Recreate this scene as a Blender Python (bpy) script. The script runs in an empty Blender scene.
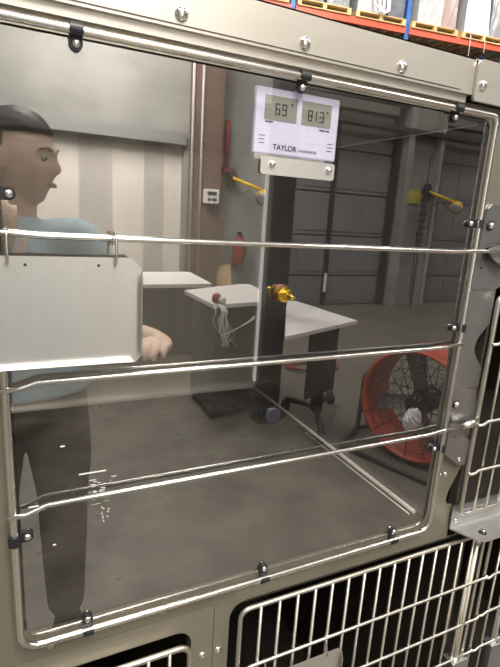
import bpy, bmesh, math, random
from mathutils import Vector, Matrix
random.seed(7)
PI = math.pi
S = bpy.context.scene
COL = S.collection

# ---------------------------------------------------------------- materials
def mat(name, col, rough=0.5, metal=0.0, noise=0.0, nscale=(8, 8, 8), bump=0.0, bscale=None, col2=None,
        rvar=0.0, emit=None, estr=0.0, coat=0.0, detail=4.0):
    m = bpy.data.materials.new(name); m.use_nodes = True
    nt = m.node_tree; b = nt.nodes['Principled BSDF']
    b.inputs['Base Color'].default_value = (*col, 1)
    b.inputs['Roughness'].default_value = rough
    b.inputs['Metallic'].default_value = metal
    if coat: b.inputs['Coat Weight'].default_value = coat
    tc = nt.nodes.new('ShaderNodeTexCoord')
    mp = nt.nodes.new('ShaderNodeMapping'); mp.inputs['Scale'].default_value = nscale
    nt.links.new(tc.outputs['Object'], mp.inputs['Vector'])
    nz = nt.nodes.new('ShaderNodeTexNoise'); nz.inputs['Scale'].default_value = 1.0
    nz.inputs['Detail'].default_value = detail
    nt.links.new(mp.outputs[0], nz.inputs['Vector'])
    if noise or col2:
        mx = nt.nodes.new('ShaderNodeMix'); mx.data_type = 'RGBA'
        c2 = col2 if col2 else tuple(c * (1 - noise) for c in col)
        mx.inputs[6].default_value = (*col, 1); mx.inputs[7].default_value = (*c2, 1)
        rp = nt.nodes.new('ShaderNodeMapRange')
        rp.inputs[1].default_value = 0.35; rp.inputs[2].default_value = 0.65
        nt.links.new(nz.outputs[0], rp.inputs[0]); nt.links.new(rp.outputs[0], mx.inputs[0])
        nt.links.new(mx.outputs[2], b.inputs['Base Color'])
    if rvar:
        rr = nt.nodes.new('ShaderNodeMapRange')
        rr.inputs[1].default_value = 0.3; rr.inputs[2].default_value = 0.7
        rr.inputs[3].default_value = max(0.02, rough - rvar); rr.inputs[4].default_value = rough + rvar
        nt.links.new(nz.outputs[0], rr.inputs[0]); nt.links.new(rr.outputs[0], b.inputs['Roughness'])
    if bump:
        n2 = nt.nodes.new('ShaderNodeTexNoise'); m2 = nt.nodes.new('ShaderNodeMapping')
        m2.inputs['Scale'].default_value = bscale or nscale
        nt.links.new(tc.outputs['Object'], m2.inputs['Vector']); nt.links.new(m2.outputs[0], n2.inputs['Vector'])
        n2.inputs['Scale'].default_value = 1.0
        bp = nt.nodes.new('ShaderNodeBump'); bp.inputs['Strength'].default_value = bump
        bp.inputs['Distance'].default_value = 0.002
        nt.links.new(n2.outputs[0], bp.inputs['Height']); nt.links.new(bp.outputs[0], b.inputs['Normal'])
    if emit:
        b.inputs['Emission Color'].default_value = (*emit, 1); b.inputs['Emission Strength'].default_value = estr
    return m

M = {}
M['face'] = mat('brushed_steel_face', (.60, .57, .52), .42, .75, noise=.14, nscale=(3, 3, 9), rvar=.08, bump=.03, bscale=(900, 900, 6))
M['face_low'] = mat('shaded_front_steel', (.36, .335, .275), .40, .75, noise=.18, nscale=(4, 4, 7), rvar=.08, bump=.03, bscale=(900, 900, 6))  # darker copy of the face steel; weaker light lower down is in its colour
M['inner'] = mat('brushed_steel_liner', (.66, .64, .60), .45, .5, noise=.16, nscale=(9, 9, .8), rvar=.07, bump=.04, bscale=(700, 700, 5))
M['inner_side'] = mat('shaded_steel_liner', (.30, .30, .30), .42, .75, noise=.15, nscale=(4, 6, 1), rvar=.06)  # dark reflections on the side walls are put into this tone
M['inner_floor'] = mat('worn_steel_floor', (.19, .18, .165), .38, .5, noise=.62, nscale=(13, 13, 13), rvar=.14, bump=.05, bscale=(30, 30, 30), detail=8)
M['wire'] = mat('polished_steel_wire', (.80, .78, .74), .24, 1.0, noise=.08, nscale=(30, 30, 30))
M['wire_dull'] = mat('dull_steel_wire', (.66, .63, .57), .36, .95, noise=.15, nscale=(30, 30, 30))
M['latch'] = mat('grey_steel_latch', (.40, .41, .42), .36, .9, noise=.2, nscale=(20, 20, 20), rvar=.06)
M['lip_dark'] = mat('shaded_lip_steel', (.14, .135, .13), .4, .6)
M['seam'] = mat('pale_seam_sealant', (.97, .96, .93), .6, 0)
M['screw'] = mat('bright_screw', (.92, .91, .89), .16, 1.0)
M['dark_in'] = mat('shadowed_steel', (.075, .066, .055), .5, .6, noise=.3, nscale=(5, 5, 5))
M['rubber'] = mat('black_rubber', (.012, .013, .018), .45)
M['blackp'] = mat('black_plastic', (.02, .02, .02), .35)
M['brass'] = mat('yellow_brass', (.95, .66, .12), .2, 1.0, noise=.1, nscale=(40, 40, 40))
M['bronze'] = mat('dark_bronze_washer', (.12, .06, .03), .45, .5)
M['plate'] = mat('satin_sheet_steel', (.62, .61, .59), .36, .8, noise=.07, nscale=(40, 40, 8), rvar=.04, bump=.02, bscale=(12, 12, 500))
M['tray'] = mat('satin_card_holder', (.55, .53, .49), .4, .8, noise=.1)
M['white_p'] = mat('white_plastic_lit', (.78, .78, .97), .35, emit=(.62, .62, .95), estr=.22)  # faint glow added to lift the case behind the panel
M['lcd'] = mat('lcd_grey_green_lit', (.36, .39, .34), .2, emit=(.36, .39, .34), estr=.05)  # slight glow added to lift the displays along with the case
M['ink'] = mat('dark_ink', (.02, .02, .03), .5)
M['ink_soft'] = mat('grey_ink', (.25, .25, .36), .5)
M['brack'] = mat('steel_bracket', (.74, .73, .72), .33, .75)
M['seam_edge'] = mat('glowing_corner_edge', (.97, .96, .93), .4, 0, emit=(1, .97, .92), estr=.42)  # glow stands in for lamplight glinting on the steel corner
M['scuff'] = mat('white_scuff', (.8, .8, .76), .6)
M['concrete'] = mat('concrete_floor', (.155, .140, .115), .5, 0, noise=.30, nscale=(1.3, 1.3, 1.3), rvar=.1, detail=8)
M['wall'] = mat('painted_warehouse_wall', (.34, .34, .33), .7, 0, noise=.15, nscale=(.8, .8, .5))
M['conc_wall'] = mat('bare_concrete_pier', (.34, .34, .32), .8, 0, noise=.3, nscale=(1.5, 1.5, 1.5), detail=8)
M['ceil'] = mat('ceiling_deck', (.3, .3, .3), .8)
M['bay'] = mat('grey_bay_door', (.20, .20, .21), .55, 0, noise=.12, nscale=(.8, 1, 1.2))
M['bay_w'] = mat('pale_bay_door', (.80, .75, .68), .55, 0, noise=.07, nscale=(1.5, 1, .4))
M['bay_s'] = mat('darker_curtain_strip', (.52, .49, .46), .5)  # darker tone of the alternating curtain strips
M['track'] = mat('dark_track', (.05, .05, .055), .5, .3)
M['col'] = mat('brown_painted_column', (.17, .105, .085), .55, 0, noise=.2, nscale=(3, 3, 1))
M['pipe'] = mat('white_pipe', (.75, .73, .70), .5)
M['yellow'] = mat('yellow_paint', (.75, .48, .02), .45, 0, noise=.1)
M['ypale'] = mat('yellow_notice', (.55, .50, .08), .7)
M['redp'] = mat('red_paint', (.28, .04, .03), .5)
M['tan'] = mat('tan_board', (.62, .44, .25), .7, 0, noise=.15, nscale=(3, 3, 20))
M['desk'] = mat('white_laminate', (.75, .73, .71), .4)
M['darkbody'] = mat('dark_grey_panel', (.045, .042, .04), .6, 0, noise=.2)
M['fan'] = mat('orange_red_fan', (.50, .085, .05), .38, 0, noise=.08)
M['fanwire'] = mat('fan_guard_wire', (.10, .10, .11), .4, .6)
M['paper'] = mat('crumpled_white_plastic', (.85, .85, .88), .5, 0, bump=.6, bscale=(60, 60, 60))
M['wrapf'] = mat('clear_wrap_film', (.75, .80, .76), .3)
M['skin'] = mat('skin', (.78, .56, .44), .55, 0, noise=.12, nscale=(30, 30, 30))
M['hair'] = mat('black_hair', (.012, .010, .010), .5, 0, bump=.4, bscale=(200, 200, 20))
M['shirt'] = mat('blue_grey_shirt', (.42, .55, .62), .85, 0, noise=.12, nscale=(14, 14, 14))
M['trouser'] = mat('brown_grey_trousers', (.27, .24, .20), .9, 0, noise=.2, nscale=(14, 14, 14))
M['shoe'] = mat('black_shoe', (.02, .02, .02), .6)
M['eyew'] = mat('eye_white', (.45, .40, .37), .4)
M['lip'] = mat('lips', (.40, .14, .12), .5)
M['rack_o'] = mat('orange_rack_beam', (.60, .085, .035), .45, 0, noise=.15, nscale=(3, 3, 3))
M['rack_b'] = mat('blue_rack_upright', (.03, .13, .45), .45, 0, noise=.1)
M['wood'] = mat('pallet_wood', (.74, .52, .24), .8, 0, noise=.3, nscale=(6, 6, 30))
M['wood_d'] = mat('shaded_wood_deck', (.30, .20, .11), .8, 0, noise=.3, nscale=(6, 6, 30))
M['carton_w'] = mat('white_wrapped_carton', (.50, .50, .52), .35, 0, noise=.10, nscale=(5, 5, 2), bump=.5, bscale=(14, 14, 5))
M['carton_g'] = mat('grey_wrapped_carton', (.27, .27, .29), .3, 0, noise=.2, nscale=(5, 5, 2), bump=.5, bscale=(14, 14, 5))
M['carton_p'] = mat('pinkish_wrapped_carton', (.42, .31, .28), .4, 0, noise=.2, nscale=(5, 5, 2), bump=.4, bscale=(14, 14, 5))
M['carton_b'] = mat('dark_bundled_goods', (.16, .17, .20), .5, 0, noise=.4, nscale=(6, 6, 6))
M['lamp'] = mat('lamp_diffuser', (.9, .9, .9), .5, emit=(1, .97, .92), estr=6)
M['steelgrey'] = mat('fixture_grey', (.3, .3, .3), .5, .4)

def panel_mat():
    m = bpy.data.materials.new('tinted_polycarbonate'); m.use_nodes = True
    nt = m.node_tree; nt.nodes.clear()
    o = nt.nodes.new('ShaderNodeOutputMaterial'); mx = nt.nodes.new('ShaderNodeMixShader')
    t = nt.nodes.new('ShaderNodeBsdfTransparent'); g = nt.nodes.new('ShaderNodeBsdfGlossy')
    t.inputs['Color'].default_value = (.90, .89, .87, 1)
    g.inputs['Color'].default_value = (1, 1, 1, 1); g.inputs['Roughness'].default_value = 0.0
    lw = nt.nodes.new('ShaderNodeLayerWeight'); lw.inputs['Blend'].default_value = .5
    pw = nt.nodes.new('ShaderNodeMath'); pw.operation = 'POWER'; pw.inputs[1].default_value = 4.0; nt.links.new(lw.outputs['Facing'], pw.inputs[0])
    ma = nt.nodes.new('ShaderNodeMath'); ma.operation = 'MULTIPLY_ADD'
    ma.inputs[1].default_value = .75; ma.inputs[2].default_value = .25
    nt.links.new(pw.outputs[0], ma.inputs[0]); nt.links.new(ma.outputs[0], mx.inputs[0])
    nt.links.new(t.outputs[0], mx.inputs[1]); nt.links.new(g.outputs[0], mx.inputs[2])
    nt.links.new(mx.outputs[0], o.inputs[0])
    m2 = bpy.data.materials.new('polycarbonate_back'); m2.use_nodes = True
    nt = m2.node_tree; nt.nodes.clear()
    o = nt.nodes.new('ShaderNodeOutputMaterial'); t = nt.nodes.new('ShaderNodeBsdfTransparent')
    t.inputs['Color'].default_value = (.97, .97, .97, 1); nt.links.new(t.outputs[0], o.inputs[0])
    return m, m2
M['clear'], M['clear_back'] = panel_mat()

# ---------------------------------------------------------------- mesh helpers
def link(name, bm, m=None, parent=None, smooth=False, loc=(0, 0, 0)):
    me = bpy.data.meshes.new(name); bm.normal_update(); bm.to_mesh(me); bm.free()
    if smooth:
        for p in me.polygons: p.use_smooth = True
    o = bpy.data.objects.new(name, me); COL.objects.link(o)
    if m is not None: me.materials.append(m)
    if parent is not None: o.parent = parent
    o.location = loc
    return o
def tag(o, label=None, cat=None, group=None, kind=None):
    if label: o['label'] = label
    if cat: o['category'] = cat
    if group: o['group'] = group
    if kind: o['kind'] = kind
    return o
def thing(name, label, cat, loc=(0, 0, 0), rz=0, group=None):
    o = bpy.data.objects.new(name, None); COL.objects.link(o); o.location = loc
    o.rotation_euler = (0, 0, rz); o.empty_display_size = .05
    return tag(o, label, cat, group)
def struct(name, bm, m, parent=None):
    o = link(name, bm, m, parent)
    if parent is None: o['kind'] = 'structure'
    return o
def dup_tree(o, parent=None):
    c = o.copy(); COL.objects.link(c)
    if parent is not None: c.parent = parent
    for ch in list(o.children): dup_tree(ch, c)
    return c
def box(bm, x0, x1, y0, y1, z0, z1, mtx=None):
    v = [bm.verts.new(p) for p in ((x0, y0, z0), (x1, y0, z0), (x1, y1, z0), (x0, y1, z0), (x0, y0, z1), (x1, y0, z1), (x1, y1, z1), (x0, y1, z1))]
    for f in ((3, 2, 1, 0), (4, 5, 6, 7), (0, 1, 5, 4), (1, 2, 6, 5), (2, 3, 7, 6), (3, 0, 4, 7)):
        bm.faces.new([v[i] for i in f])
    if mtx is not None: bmesh.ops.transform(bm, matrix=mtx, verts=v)
    return v
def bbox(x0, x1, y0, y1, z0, z1, bev=0.0, seg=2, mtx=None):
    bm = bmesh.new(); box(bm, x0, x1, y0, y1, z0, z1, mtx)
    if bev: bmesh.ops.bevel(bm, geom=bm.edges[:], offset=bev, segments=seg, affect='EDGES', profile=.5)
    return bm
def tube(bm, pts, r, seg=10, closed=False, cap=True):
    pts = [Vector(p) for p in pts]; n = len(pts); rings = []
    rs = r if isinstance(r, (list, tuple)) else [r] * n
    t0 = None; up = None
    for i, p in enumerate(pts):
        if closed: t = (pts[(i + 1) % n] - pts[i - 1]).normalized()
        elif i == 0: t = (pts[1] - p).normalized()
        elif i == n - 1: t = (p - pts[i - 1]).normalized()
        else: t = ((pts[i + 1] - p).normalized() + (p - pts[i - 1]).normalized()).normalized()
        if up is None:
            up = Vector((0, 1, 0)) if abs(t.y) < .9 else Vector((1, 0, 0))
        a = (up - t * up.dot(t)).normalized(); up = a; b = t.cross(a)
        rings.append([bm.verts.new(p + (a * math.cos(k * 2 * PI / seg) + b * math.sin(k * 2 * PI / seg)) * rs[i]) for k in range(seg)])
    m = n if closed else n - 1
    for i in range(m):
        A, B = rings[i], rings[(i + 1) % n]
        for k in range(seg):
            f = bm.faces.new((A[k], A[(k + 1) % seg], B[(k + 1) % seg], B[k])); f.smooth = True
    if cap and not closed:
        bm.faces.new(rings[0][::-1]); bm.faces.new(rings[-1])
def rrect(x0, x1, z0, z1, r, n=6, rs=None):
    """rounded rectangle outline, counter-clockwise seen from -y; rs = radii (bl, br, tr, tl)"""
    rs = rs or (r,) * 4; out = []
    for (cx, cz, a0, rr) in ((x0 + rs[0], z0 + rs[0], PI, rs[0]), (x1 - rs[1], z0 + rs[1], 1.5 * PI, rs[1]),
                             (x1 - rs[2], z1 - rs[2], 0, rs[2]), (x0 + rs[3], z1 - rs[3], .5 * PI, rs[3])):
        for k in range(n + 1):
            a = a0 + k * PI / 2 / n; out.append((cx + rr * math.cos(a), cz + rr * math.sin(a)))
    return out
def sheet_hole(bm, outer, holes, y0, y1, lip=None):
    """flat plate at y0..y1 with holes; outlines are lists of (x,z)"""
    def loop(pts, y):
        vs = [bm.verts.new((x, y, z)) for x, z in pts]
        es = [bm.edges.new((vs[i], vs[(i + 1) % len(vs)])) for i in range(len(vs))]
        return vs, es
    sets = []
    for y in (y0, y1):
        ed = []; lv = []
        for pts in [outer] + holes:
            v, e = loop(pts, y); ed += e; lv.append(v)
        bmesh.ops.triangle_fill(bm, use_beauty=True, use_dissolve=False, edges=ed, normal=(0, -1, 0))
        sets.append(lv)
    for a, b in zip(*sets):
        for i in range(len(a)):
            j = (i + 1) % len(a); bm.faces.new((a[i], a[j], b[j], b[i]))
    bmesh.ops.recalc_face_normals(bm, faces=bm.faces[:])
    if lip:
        for pts in holes:
            A = [bm.verts.new((x, y1, z)) for x, z in pts]; B = [bm.verts.new((x, y1 + lip, z)) for x, z in pts]
            for i in range(len(A)):
                j = (i + 1) % len(A); bm.faces.new((A[i], A[j], B[j], B[i]))
def prism(bm, pts, y0, y1):
    sheet_hole(bm, pts, [], y0, y1)
def lathe(bm, prof, org=(0, 0, 0), axis='-y', seg=20, cap=True):
    """prof: list of (radius, height along axis)"""
    org = Vector(org)
    ax = {'-y': Vector((0, -1, 0)), 'y': Vector((0, 1, 0)), 'z': Vector((0, 0, 1)), 'x': Vector((1, 0, 0))}[axis] if isinstance(axis, str) else Vector(axis).normalized()
    u = ax.orthogonal().normalized(); v = ax.cross(u); rings = []
    for r, h in prof:
        rings.append([bm.verts.new(org + ax * h + (u * math.cos(k * 2 * PI / seg) + v * math.sin(k * 2 * PI / seg)) * max(r, 1e-5)) for k in range(seg)])
    for A, B in zip(rings, rings[1:]):
        for k in range(seg):
            f = bm.faces.new((A[k], A[(k + 1) % seg], B[(k + 1) % seg], B[k])); f.smooth = True
    if cap:
        bm.faces.new(rings[0][::-1]); bm.faces.new(rings[-1])
def dome(bm, c, r=.006, h=.0035, axis='-y'):
    lathe(bm, [(r, 0), (r * .98, h * .25), (r * .8, h * .65), (r * .5, h * .9), (r * .12, h)], c, axis, 16)
def rivet(parent, x, z, y=.0125, r=.0055, name='rivet', m='screw'):
    bm = bmesh.new(); dome(bm, (x, y, z), r, r * .6)
    return link(name, bm, M[m], parent)

# ================================================================ THE BUILDING
bm = bmesh.new(); box(bm, -7, 16, -6.2, 13, -.2, 0); struct('floor', bm, M['concrete'])
bm = bmesh.new(); box(bm, -7, 16, -6.2, 13, 8, 8.2); struct('ceiling', bm, M['ceil'])
bm = bmesh.new(); box(bm, -7.2, -7, -6.2, 13, 0, 8); struct('wall_left', bm, M['wall'])
bm = bmesh.new(); box(bm, 16, 16.2, -6.2, 13, 0, 8); struct('wall_right', bm, M['wall'])
bm = bmesh.new(); box(bm, -7, 16, 13, 13.2, 0, 8); struct('wall_back', bm, M['wall'])
# wall with the loading bays (faces the cages)
BAYS = [(-.85, 2.05, 'bay_w'), (3.30, 5.62, 'bay'), (6.45, 8.80, 'bay')]
bm = bmesh.new()
xs = -7
for a, b, _ in BAYS:
    box(bm, xs, a, -6.2, -6, 0, 8); box(bm, a, b, -6.2, -6, 2.22 if _ == 'bay_w' else 2.98, 8); xs = b
box(bm, xs, 16, -6.2, -6, 0, 8)
struct('wall_front', bm, M['conc_wall'])
bm = bmesh.new(); box(bm, -.85, 2.05, -6.15, -6.12, 0, 2.22); dd = struct('door_1', bm, M['bay_w'])
tones = ['bay_w', 'bay_w', 'bay_w', 'bay_s', 'bay_w', 'bay_w', 'bay_s', 'bay_s', 'bay_w', 'bay_s', 'bay_w', 'bay_w']
xx = -.85
for k, wd in enumerate((.25, .25, .22, .2, .24, .42, .2, .2, .42, .24, .26)):
    bm = bmesh.new(); box(bm, xx, xx + wd + .02, -6.10 + .008 * (k % 2), -6.095 + .008 * (k % 2), .02, 2.2); link('curtain_strip', bm, M[tones[k]], dd); xx += wd
bm = bmesh.new(); box(bm, -.85, 2.05, -6.0, -5.93, 2.17, 2.32); link('curtain_rail', bm, M['steelgrey'], dd)
for i, (a, b, mm) in enumerate(BAYS):
    if i == 0: continue
    bm = bmesh.new(); zs = [0, .48, 1.11, 1.76, 2.40, 2.98]
    for z0, z1 in zip(zs, zs[1:]):
        box(bm, a, b, -6.12, -6.08, z0 + .012, z1 - .012)
        n = 4
        for k in range(n):
            w = (b - a) / n
            box(bm, a + k * w + .05, a + (k + 1) * w - .05, -6.085, -6.07, z0 + .07, z1 - .07)
    box(bm, a, b, -6.14, -6.11, 0, 2.98)
    d = struct('door_%d' % (i + 1), bm, M[mm])
    bm = bmesh.new()
    for x in (a + .02, b - .09): box(bm, x, x + .09, -6.06, -5.97, 0, 3.3)
    if mm == 'bay': box(bm, (a + b) / 2 - .03, (a + b) / 2 + .03, -6.075, -6.05, 0, 2.98)
    link('door_track', bm, M['track'] if mm == 'bay' else M['pipe'], d)
    bm = bmesh.new(); tube(bm, [(a, -5.9, 3.12), (b, -5.9, 3.12)], .035, 8)
    link('torsion_bar', bm, M['track'], d)
    bm = bmesh.new(); box(bm, (a + b) / 2 - .02, (a + b) / 2 + .02, -6.05, -6.03, .22, .52)
    link('pull_strap', bm, M['pipe'], d)
# high header beam across the bays
bm = bmesh.new(); box(bm, 3.0, 16, -6.0, -5.8, 2.74, 2.80); struct('trim_1', bm, M['track'])
bm = bmesh.new(); box(bm, 5.66, 5.78, -6.0, -5.85, 0, 3.6); box(bm, 6.34, 6.42, -6.0, -5.85, 0, 3.6); struct('trim_2', bm, M['conc_wall'])

# brown H column beside the pale bay
t = thing('steel_column', 'brown painted steel column beside the pale bay door, with white pipes', 'column', (2.30, -5.78, 0))
bm = bmesh.new(); box(bm, -.19, .19, -.02, .01, 0, 7.9); box(bm, -.19, .19, -.2, -.17, 0, 7.9); box(bm, -.02, .02, -.2, 0, 0, 7.9)
link('flange', bm, M['col'], t)
for x in (-.225, -.10):
    bm = bmesh.new(); tube(bm, [(x, .03, 0), (x, .03, 7.5)], .018, 8); link('pipe', bm, M['pipe'], t)
t = thing('control_box', 'small white control box mounted on the brown column', 'control box', (2.345, -5.74, 1.55))
link('case', bbox(-.10, .10, -.025, .05, -.09, .09, .008), M['desk'], t)
bm = bmesh.new(); box(bm, -.06, .06, .05, .056, .02, .06); box(bm, -.06, -.02, .05, .056, -.05, -.02); box(bm, .0, .06, .05, .056, -.05, -.02)
link('display', bm, M['ink'], t)

def dock_light(loc, label, flip=1):
    t = thing('dock_light', label, 'dock light', loc, 0, None)
    bm = bmesh.new(); box(bm, -.05, .05, -.03, .03, -.12, .12); link('wall_bracket', bm, M['track'], t)
    bm = bmesh.new(); tube(bm, [(0, .05, .0), (.40, .30, -.16)], .024, 8); link('arm', bm, M['yellow'], t)
    bm = bmesh.new(); lathe(bm, [(.03, -.10), (.08, -.07), (.10, .02), (.10, .10), (.085, .11)], (.36, .34, -.22), (-.7, .5, -.3), 20)
    h = link('lamp_head', bm, M['yellow'], t)
    bm = bmesh.new(); lathe(bm, [(.08, .105), (.085, .115), (.04, .12)], (.36, .34, -.22), (-.7, .5, -.3), 20)
    link('lens', bm, M['steelgrey'], h)
    bm = bmesh.new(); tube(bm, [(0, .05, -.02), (.1, .1, -.22), (.2, .16, -.14), (.30, .25, -.28)], .008, 6); link('cable', bm, M['blackp'], t)
    return t
dock_light((2.72, -5.96, 1.82), 'yellow arm dock light on the wall right of the brown column')
dock_light((6.24, -5.93, 1.90), 'yellow arm dock light by the far bay door, beside a yellow notice')
bm = bmesh.new(); tube(bm, [(0, 0, 0), (0, 0, .62)], .035, 8); box(bm, -.05, .05, -.04, .04, -.04, .02)
tag(link('conduit', bm, M['redp'], None, loc=(2.62, -5.93, 1.92)), 'short red conduit above the yellow dock light', 'conduit')
bm = bmesh.new(); prism(bm, rrect(-.17, .17, -.11, .11, .09), 0, .01)
tag(link('notice', bm, M['ypale'], None, loc=(6.03, -5.985, 1.80)), 'pale yellow notice on the concrete pier between bays', 'sign')
# fire extinguisher + board under the first dock light
t = thing('fire_extinguisher', 'small red fire extinguisher on the pier behind the white desk', 'extinguisher', (2.86, -5.91, .66))
bm = bmesh.new(); lathe(bm, [(.07, 0), (.085, .03), (.085, .30), (.06, .37), (.03, .40)], (0, 0, 0), 'z', 18); link('cylinder_body', bm, M['redp'], t)
bm = bmesh.new(); box(bm, -.02, .02, -.03, .05, .40, .45); tube(bm, [(0, .03, .42), (.08, .06, .3), (.09, .06, .12)], .012, 6); link('valve_and_hose', bm, M['blackp'], t)
bm = bmesh.new(); box(bm, -.12, .12, -.015, .015, 0, .62, Matrix.Rotation(.12, 4, 'X') @ Matrix.Rotation(-.1, 4, 'Y'))
tag(link('leaning_board', bm, M['tan'], None, loc=(2.66, -5.80, .03)), 'tan wooden board leaning on the pier below the extinguisher', 'board')
bm = bmesh.new(); box(bm, -.075, .075, -.05, .05, 0, 4.2)
tag(link('support_post', bm, M['track'], None, loc=(1.475, -2.25, 0)), 'slim black steel post standing between the cabinet and the desk', 'post')
# dock hardware on pier
bm = bmesh.new()
for k in range(9): box(bm, -.03 - .01 * (k % 3), .04 + .012 * (k % 2), -.05, .03, k * .11, k * .11 + .07)
tube(bm, [(0, 0, -1.0), (0, 0, 1.5)], .012, 6); tube(bm, [(-.06, 0, -.8), (-.06, 0, .6), (0, 0, .9)], .01, 6)
tag(link('chain_hoist', bm, M['track'], None, loc=(6.10, -5.80, .95)), 'dark chain hoist hanging beside the far bay door', 'hoist')

# desks ------------------------------------------------------------
t = thing('work_cabinet', 'dark cabinet with a pale grey top, right of the brown column', 'cabinet', (0, 0, 0))
bm = bmesh.new()
prism_pts = [(1.08, -2.85), (1.09, -2.30), (1.60, -2.38), (1.72, -3.10), (1.66, -3.14)]
def slab(bm, pts, z0, z1):
    a = [bm.verts.new((x, y, z0)) for x, y in pts]; b = [bm.verts.new((x, y, z1)) for x, y in pts]
    bm.faces.new(a); bm.faces.new(b[::-1])
    for i in range(len(a)):
        j = (i + 1) % len(a); bm.faces.new((a[i], a[j], b[j], b[i]))
    bmesh.ops.recalc_face_normals(bm, faces=bm.faces[:])
slab(bm, prism_pts, .775, .80); link('top', bm, M['desk'], t)
bm = bmesh.new(); slab(bm, [(1.13, -2.80), (1.12, -2.34), (1.56, -2.42), (1.68, -3.04)], .05, .775); link('body', bm, M['darkbody'], t)
for p in ((1.16, -2.75), (1.16, -2.4), (1.52, -2.5), (1.62, -2.95)):
    bm = bmesh.new(); lathe(bm, [(.02, 0), (.03, .01), (.03, .04), (.015, .05)], (p[0], p[1], 0), 'z', 10); link('foot', bm, M['blackp'], t)
t = thing('rolling_desk', 'white wedge-shaped desk on black caster legs, nearest the orange fan', 'desk', (0, 0, 0))
bm = bmesh.new(); slab(bm, [(1.24, -1.655), (1.91, -1.93), (1.87, -2.62), (1.79, -2.62)], .728, .75); link('top', bm, M['desk'], t)
bm = bmesh.new(); slab(bm, [(1.52, -1.84), (1.80, -1.955), (1.80, -1.975), (1.52, -1.86)], .30, .728); link('modesty_panel', bm, M['darkbody'], t)
bm = bmesh.new(); box(bm, 1.76, 1.82, -2.14, -2.08, .09, .728); link('leg', bm, M['blackp'], t)
for a, b in (((1.79, -2.11), (1.62, -1.78)), ((1.79, -2.11), (2.10, -2.38)), ((1.79, -2.11), (1.70, -2.36))):
    bm = bmesh.new(); tube(bm, [(a[0], a[1], .12), (b[0], b[1], .09)], .02, 8); link('base_arm', bm, M['blackp'], t)
    bm = bmesh.new(); lathe(bm, [(.035, -.02), (.04, -.015), (.04, .015), (.035, .02)], (b[0], b[1], .04), 'x', 14); tube(bm, [(b[0], b[1], .04), (b[0], b[1], .09)], .01, 6); link('caster', bm, M['blackp'], t)
t = thing('long_table', 'pale long table behind the cabinet, in front of the pale bay door', 'table', (0, 0, 0))
bm = bmesh.new(); slab(bm, [(.25, -3.44), (1.53, -3.47), (1.60, -4.28), (.25, -4.26)], .72, .75); link('top', bm, M['desk'], t)
for p in ((.32, -3.55), (1.44, -3.58), (.32, -4.15), (1.48, -4.18)):
    bm = bmesh.new(); tube(bm, [(*p, 0), (*p, .72)], .02, 8); link('leg', bm, M['blackp'], t)
bm = bmesh.new(); slab(bm, [(.3, -3.52), (1.46, -3.55), (1.46, -3.57), (.3, -3.54)], .1, .72); link('skirt_panel', bm, M['darkbody'], t)
# small cap and film on the cabinet corner
t = thing('tape_dispenser', 'small red and white tape roll on the cabinet corner', 'tape', (1.00, -2.24, 0))
t.location = (1.125, -2.34, .80)
bm = bmesh.new(); lathe(bm, [(.012, -.012), (.032, -.012), (.032, .012), (.012, .012)], (0, 0, .032), (.5, 1, 0), 18); link('roll', bm, M['redp'], t)
bm = bmesh.new(); lathe(bm, [(.010, -.016), (.022, -.016), (.022, .016), (.010, .016)], (.03, .02, .022), (.5, 1, 0), 18); link('core', bm, M['desk'], t)
bm = bmesh.new()
random.seed(3)
for k in range(9):
    x = 1.10 + random.uniform(-.03, .05); y = -2.285 + random.uniform(-.01, .02)
    pts = [(x, y, .80)]
    for s in range(6): pts.append((x + random.uniform(-.03, .06) + s * .008, y + .01 + random.uniform(0, .02), .77 - s * .045 - random.uniform(0, .02)))
    tube(bm, pts, .0032, 4)
for k in range(2):
    tube(bm, [(1.14 + k * .03, -2.27, .60 + k * .02), (1.22, -2.26, .64), (1.30, -2.28, .67), (1.38, -2.30, .70 + k * .015)], .004, 4)
tag(link('film_scrap', bm, M['wrapf']), 'stringy clear film scrap hanging from the cabinet edge', 'film')

# drum fan ------------------------------------------------------------
t = thing('drum_fan', 'large orange drum fan on a black stand, on the floor', 'fan', (1.975, -1.45, .355), math.radians(70))
R0 = .312
bm = bmesh.new()
prof = [(R0, 0), (R0 + .012, .006), (R0 + .012, -.0)]
seg = 64
def ringpts(r, y): return [(r * math.cos(k * 2 * PI / seg), y, r * math.sin(k * 2 * PI / seg)) for k in range(seg)]
layers = [(R0 + .016, .0), (R0 - .002, .004), (R0 - .012, -.03), (R0 - .014, -.28), (R0 + .002, -.30), (R0 + .014, -.30), (R0 + .002, -.28), (R0 + .002, -.02)]
rings = [[bm.verts.new(p) for p in ringpts(r, y)] for r, y in layers]
for i in range(len(rings)):
    A, B = rings[i], rings[(i + 1) % len(rings)]
    for k in range(seg):
        f = bm.faces.new((A[k], A[(k + 1) % seg], B[(k + 1) % seg], B[k])); f.smooth = True
bmesh.ops.recalc_face_normals(bm, faces=bm.faces[:])
link('drum', bm, M['fan'], t)
for y in (-.004, -.296):
    bm = bmesh.new()
    for r in (.07, .12, .17, .22, .27, .32): tube(bm, ringpts(r, y), .0022, 5, closed=True)
    for k in range(16):
        a = k * PI / 8; tube(bm, [(.05 * math.cos(a), y, .05 * math.sin(a)), (R0 * math.cos(a), y, R0 * math.sin(a))], .003, 5)
    link('guard', bm, M['fanwire'], t)
bm = bmesh.new(); lathe(bm, [(.02, .0), (.055, -.01), (.06, -.04), (.06, -.08)], (0, -.012, 0), 'y', 24); link('hub', bm, M['blackp'], t)
bm = bmesh.new(); lathe(bm, [(.07, 0), (.075, .02), (.075, .13), (.06, .15)], (0, -.20, 0), '-y', 24); mo = link('motor', bm, M['blackp'], t); mo.location = (0, .08, 0)
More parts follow.
